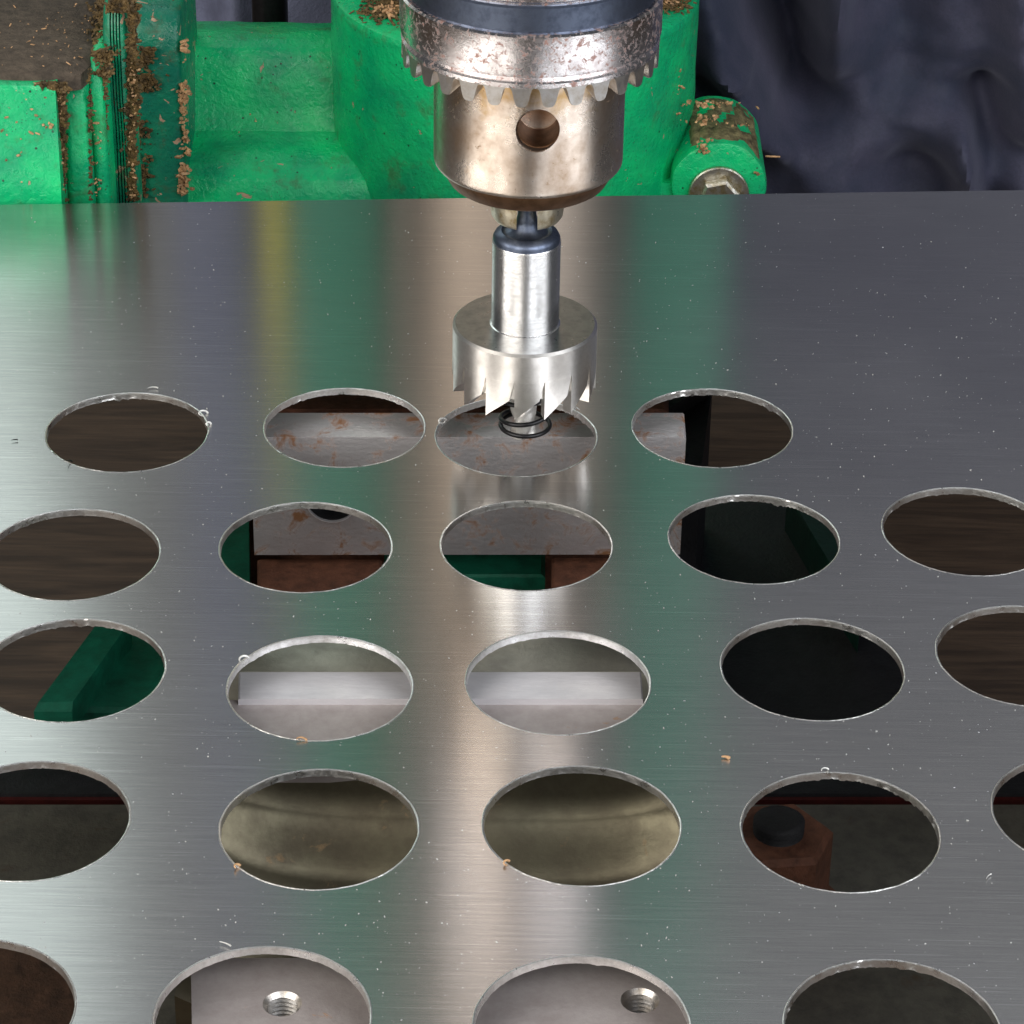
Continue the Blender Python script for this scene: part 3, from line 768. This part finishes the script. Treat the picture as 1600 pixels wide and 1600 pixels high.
bm = bmesh.new(); lathe(bm, [(r_sh-1, z_ct-1.0), (r_sh-1, z_ct-.25), (r_sh+.3, z_ct-.25), (r_sh+.35, z_ct), (RCt-.6, z_ct), (RCt-.59, z_ct-.01)], (AX, AY, 0), 128); obj('cup_top', bm, 'cutter_top', cut_t, 30)
bm = bmesh.new()
lathe(bm, [(RCt-.6, z_ct-.005), (RCt, z_ct-.6), (RCt, z_sl), (RCt-1.1, z_sl), (RCt-1.1, z_gu), (RCt-2.6, z_gu), (RCt-2.6, z_ct-2.5), (2.5, z_ct-2.5), (2.5, z_ct-.3)], (AX, AY, 0), 160)
obj('cup', bm, 'cutter', cut_t, 28)
NC = 15; protoc = None; pt = 360/NC
for k in range(NC):
    if protoc is None:
        bm = bmesh.new(); S_ = [0.15] + [pt*.06+pt*.77*q/9 for q in range(10)] + [pt*.90, pt*.985]
        def zbf(a):
            if a < pt*.83:
                tt = (a-.15)/(pt*.83-.15); return z_ti+(z_gu-z_ti)*(tt**.92)
            return z_gu+(z_sl-z_gu)*min(1, (a-pt*.83)/(pt*.155))
        cols = []
        for a in S_:
            zz = zbf(a); row = []
            for r in (RCt+.02, RCt-2.7):
                lean = -.5*(1-max(0, (zz-z_ti)/(z_gu-z_ti))) if False else 0
                for z in (z_sl+.01, zz): row.append(bm.verts.new((r*math.cos(R_(a)), r*math.sin(R_(a)), z-z_ti)))
            cols.append(row)   # outer top, outer bottom, inner top, inner bottom
        for A, B in zip(cols, cols[1:]):
            bm.faces.new((A[0], A[1], B[1], B[0])); bm.faces.new((A[2], A[3], B[3], B[2]))
            bm.faces.new((A[1], A[3], B[3], B[1])); bm.faces.new((A[0], A[2], B[2], B[0]))
        for A in (cols[0], cols[-1]): bm.faces.new((A[0], A[1], A[3], A[2]))
        for v in bm.verts: v.co += Vector(cut_t['origin_mm'])
        o = obj('saw_tooth', bm, 'cutter', cut_t, 30); protoc = o
    else:
        o = protoc.copy(); COL.objects.link(o)
    o.rotation_euler = (0, 0, R_(-90-31.5+pt*k))
# pilot drill with two flutes
bm = bmesh.new(); rows = []; Rd = 3.1; nseg = 48; zt_, zb_ = z_ct-3, .6
for j in range(41):
    z = zt_+(zb_-zt_)*j/40; row = []
    for i in range(nseg):
        a = 2*math.pi*i/nseg; ph = a - (z-zb_)/26*2*math.pi + .9
        fl = max(0, math.cos(ph*2))**1.5
        r = Rd*(1-.50*fl); row.append(bm.verts.new((AX+r*math.cos(a), AY+r*math.sin(a), z)))
    rows.append(row)
for A, B in zip(rows, rows[1:]):
    for q in range(nseg):
        r_ = (q+1) % nseg; bm.faces.new((A[q], A[r_], B[r_], B[q]))
tipv = bm.verts.new((AX, AY, zb_-1.5))
for q in range(nseg): bm.faces.new((rows[-1][q], rows[-1][(q+1) % nseg], tipv))
bm.faces.new(rows[0]); obj('pilot_drill', bm, 'drillbit', cut_t, 40)
# ejector spring
bm = bmesh.new(); pts = []; zs0 = 3.2; turns = 3.2
for k in range(int(turns*40)+1):
    a = 2*math.pi*k/40; tt = k/40
    z = zs0 + (0 if tt < .8 else (tt-.8)*5.2)
    pts.append((AX+.5+5.8*math.cos(a+2.2), AY+5.8*math.sin(a+2.2), z))
tube(bm, pts, .55, 10); obj('spring', bm, 'black', cut_t, 60)

# ------------------------------------------------------------------ things under the sheet
def P2(px, py, z): p = at_z(px, py, z); return (p.x, p.y)
vz = -7.0
vise = thing('machine_vise', 'machine vise with bare steel jaws below the perforated sheet', 'vise', tuple(at_z(700, 1000, -150)))
def z_on(py, y, px):   # height seen at (px, py) on plane y
    return at_y(px, py, y).z
# rear jaw plate
pts = [P2(391, 683, vz), P2(1072, 683, vz), P2(1069, 645, vz), P2(393, 645, vz)]
zlow = z_on(867, pts[0][1], 392)
bm = bmesh.new(); prism(bm, pts, zlow, vz, .35); jp = obj('jaw_plate', bm, 'jawplate', vise, 20, 'rear jaw plate with rust stains and a bolt hole')
c0 = at_y(518, 781, pts[0][1])
bm = bmesh.new(); lathe(bm, [(0, pts[0][1]-6), (6.2, pts[0][1]-6), (6.2, pts[0][1]+7), (0, pts[0][1]+7)], (c0.x, 0, c0.z), 40, 'Y'); cut(jp, bm)
bm = bmesh.new(); lathe(bm, [(6.15, pts[0][1]-.12), (6.45, pts[0][1]-.12), (6.45, pts[0][1]+.6), (6.15, pts[0][1]+.6), (6.15, pts[0][1]-.12)], (c0.x, 0, c0.z), 40, 'Y'); obj('bolt_hole_rim', bm, 'jawbright', jp, 30)
bm = bmesh.new(); lathe(bm, [(6.19, pts[0][1]+.7), (6.05, pts[0][1]+.7), (6.05, pts[0][1]+6.8), (0, pts[0][1]+6.85), (0, pts[0][1]+6.95), (6.19, pts[0][1]+6.95), (6.19, pts[0][1]+.7)], (c0.x, 0, c0.z), 40, 'Y'); obj('bolt_hole_shade', bm, 'void', jp, 30)  # black liner: the darkness inside the bolt hole is put into its colour
# iron support behind and beside the rear jaw
bm = bmesh.new(); prism(bm, [P2(380, 640, -22), P2(1045, 640, -22), P2(1045, 560, -22), P2(380, 560, -22)], -120, -22, 1); obj('rear_support', bm, 'rust', vise, 20)
bm = bmesh.new(); prism(bm, [P2(1040, 640, -30), P2(1108, 600, -30), P2(1108, 560, -30), P2(1040, 560, -30)], -120, -30) ; obj('side_plate', bm, 'void', vise)
bm = bmesh.new(); prism(bm, [P2(1060, 745, -34), P2(1094, 745, -34), P2(1114, 595, -34), P2(1060, 595, -34)], -130, -34); obj('side_plate', bm, 'void', vise)
bm = bmesh.new(); prism(bm, [P2(330, 980, -50), P2(391, 980, -50), P2(388, 760, -50), P2(330, 760, -50)], -130, -50); obj('side_plate', bm, 'green_dark', vise, None, 'dark green side of the vise')
# bed pieces seen in front of the rear jaw
z1 = zlow-3
bm = bmesh.new(); prism(bm, [P2(402, 960, z1), P2(597, 960, z1), P2(597, 872, z1), P2(402, 872, z1)], -130, z1, .8); obj('guide_block', bm, 'rust', vise, 20)
bm = bmesh.new(); prism(bm, [P2(862, 960, z1), P2(985, 960, z1), P2(985, 869, z1), P2(862, 869, z1)], -130, z1, .8); obj('guide_block', bm, 'rust', vise, 20)
bm = bmesh.new(); prism(bm, [P2(600, 898, z1-6), P2(852, 898, z1-6), P2(852, 860, z1-6), P2(600, 860, z1-6)], -130, z1-6, .8); obj('bed_crossbar', bm, 'green_dark', vise, 20)
# front jaw: sliding body and bare plate
bm = bmesh.new(); prism(bm, [P2(352, 1052, vz-4), P2(1020, 1052, vz-4), P2(1005, 965, vz-4), P2(365, 965, vz-4)], -60, vz-4, 2.0); obj('slide', bm, 'slide', vise, 40)
bm = bmesh.new(); prism(bm, [P2(372, 1092, vz), P2(1005, 1092, vz), P2(1002, 1050, vz), P2(373, 1050, vz)], -50, vz, .25); obj('jaw_plate', bm, 'jawbright', vise, 20, 'front jaw plate of bare bright steel')
bm = bmesh.new(); prism(bm, [P2(340, 1164, vz-1.5), P2(1040, 1164, vz-1.5), P2(1030, 1093, vz-1.5), P2(350, 1093, vz-1.5)], -18, vz-1.5, .6); obj('jaw_body', bm, 'visetop', vise, 20)
# hollow olive casting between: a trough that dips and rises toward the viewer
bm = bmesh.new()
nx, ny = 48, 60; G = []
def trough(t_):
    K = [(0, -10), (.05, -24), (.18, -36), (.42, -52), (.62, -38), (.78, -27), (1, -21)]
    for (a0, b0), (a1, b1) in zip(K, K[1:]):
        if t_ <= a1:
            q_ = (t_-a0)/(a1-a0); q_ = q_*q_*(3-2*q_)*.6+q_*.4; return b0+(b1-b0)*q_
    return K[-1][1]
ya, yb = at_z(800, 1163, vz-2).y, at_z(800, 1512, vz-2).y
xa, xb = at_z(318, 1300, -20).x, at_z(1092, 1300, -20).x
for j in range(ny+1):
    row = []
    for i in range(nx+1):
        x = xa+(xb-xa)*i/nx; sv = j/ny; y = ya+(yb-ya)*sv
        u = (i/nx-.5)*2
        dip = 1
        row.append(bm.verts.new((x, y, trough(sv)*(1-.25*abs(u)**4) + 3.5*gauss(sv-.85, .3)*math.cos(u*4.2))))
    G.append(row)
for j in range(ny):
    for i in range(nx): bm.faces.new((G[j][i], G[j][i+1], G[j+1][i+1], G[j+1][i]))
r = bmesh.ops.extrude_face_region(bm, geom=bm.faces[:])
for v in r['geom']:
    if isinstance(v, bmesh.types.BMVert): v.co.z = -70
obj('jaw_hollow', bm, 'olive', vise, 50)
# threaded top plate near the viewer
zp = vz-1
h1 = at_z(441, 1568, zp); h2 = at_z(1000, 1563, zp)
outl = [P2(302, 1720, zp), P2(1120, 1720, zp), P2(1115, 1496, zp), P2(298, 1497, zp)]
tpl = sheet_holes('tapped_plate', outl, [circle(h1.x, h1.y, 3.55, 40), circle(h2.x, h2.y, 3.55, 40)], zp-22, zp, 'visetop', vise)
for h in (h1, h2):
    bm = bmesh.new(); prof = [(3.6, zp-.05), (3.15, zp-.5)]
    z = zp-.5
    for k in range(12): prof += [(2.75, z-.45), (3.45, z-.95)]; z -= .95
    prof += [(0, z-.5)]
    lathe(bm, prof, (h.x, h.y, 0), 40); obj('thread', bm, 'tooth', tpl, 20)
# green feet of the vise
zg = -70
bm = bmesh.new(); prism(bm, [P2(60, 1108, zg), P2(110, 1108, zg), P2(330, 1112, zg), P2(330, 905, zg), P2(232, 905, zg), P2(190, 960, zg)], zg-6, zg, 1); foot = obj('vise_foot', bm, 'green_dark', vise, 20)
bm = bmesh.new(); prism(bm, [P2(52, 1104, zg+7), P2(112, 1104, zg+7), P2(205, 972, zg+7), P2(150, 972, zg+7)], zg, zg+7, 1.5); obj('foot_rib', bm, 'green_dark', foot, 20)
bm = bmesh.new(); prism(bm, [P2(1230, 770, zg), P2(1345, 770, zg), P2(1345, 960, zg), P2(1300, 890, zg)], zg-40, zg, 1); obj('vise_foot', bm, 'green_black', vise, 20)
bm = bmesh.new(); prism(bm, [P2(1062, 747, -82), P2(1320, 747, -82), P2(1440, 960, -82), P2(1440, 1225, -82), P2(1030, 1225, -82), P2(1030, 900, -82)], -125, -82, 1); obj('base_plate', bm, 'void', vise, 20)

# drill table
tz = -78
table = thing('drill_table', 'dark olive iron drill table under the vise with a red rail behind it', 'drill table', tuple(at_z(800, 1400, tz-20)))
bm = bmesh.new(); prism(bm, [P2(-260, 1256, tz), P2(1900, 1256, tz), P2(1900, 1900, tz), P2(-260, 1900, tz)], tz-16, tz, .6); obj('table_top', bm, 'table', table, 20)
bm = bmesh.new(); prism(bm, [P2(-260, 1250, tz-3), P2(1900, 1250, tz-3), P2(1900, 1241, tz-3), P2(-260, 1241, tz-3)], tz-14, tz-3, .5); obj('red_rail', bm, 'red', table, 20)
bm = bmesh.new(); prism(bm, [P2(-260, 1240, tz-2), P2(1900, 1240, tz-2), P2(1900, 1150, tz-2), P2(-260, 1150, tz-2)], tz-18, tz-2, .5); obj('shade_strip', bm, 'void', table, 20)  # black strip added for the shadowed gap behind the red rail
bm = bmesh.new(); prism(bm, [P2(-260, 1720, tz+3), P2(150, 1720, tz+3), P2(150, 1455, tz+3), P2(-260, 1455, tz+3)], tz+.2, tz+3, .5); obj('rusty_plate', bm, 'rust_dark', table, 20)
# stud, washer and rusty nut
nb = at_z(1216, 1302, -52)
nut = thing('clamp_nut', 'rusty hex nut and dark stud seen through the hole right of the olive ones', 'nut', (nb.x, nb.y, tz))
def hexring(r, z, rot=8): return [bm.verts.new((nb.x+r*math.cos(R_(60*k+rot)), nb.y+r*math.sin(R_(60*k+rot)), z)) for k in range(6)]
bm = bmesh.new(); rs = [hexring(12.5, tz+4), hexring(12.5, -53), hexring(11.2, -51.6)]
for A, B in zip(rs, rs[1:]):
    for q in range(6): bm.faces.new((A[q], A[(q+1) % 6], B[(q+1) % 6], B[q]))
bm.faces.new(rs[0]); bm.faces.new(rs[-1]); obj('nut', bm, 'rust', nut, 10)
bm = bmesh.new(); lathe(bm, [(0, tz+.1), (17, tz+.1), (17, tz+3.9), (0, tz+3.9)], (nb.x, nb.y, 0), 40); obj('washer', bm, 'rust', nut, 30)
bm = bmesh.new(); prof = [(0, tz+5)]; z = -51.6
prof += [(5.6, tz+5), (5.6, z)]
for k in range(3): prof += [(5.0, z+.5), (5.7, z+1)]; z += 1
prof += [(5.0, z+.6), (4.6, z+.8), (0, z+.7)]
lathe(bm, prof, (nb.x, nb.y, 0), 40); obj('stud', bm, 'void', nut, 20)
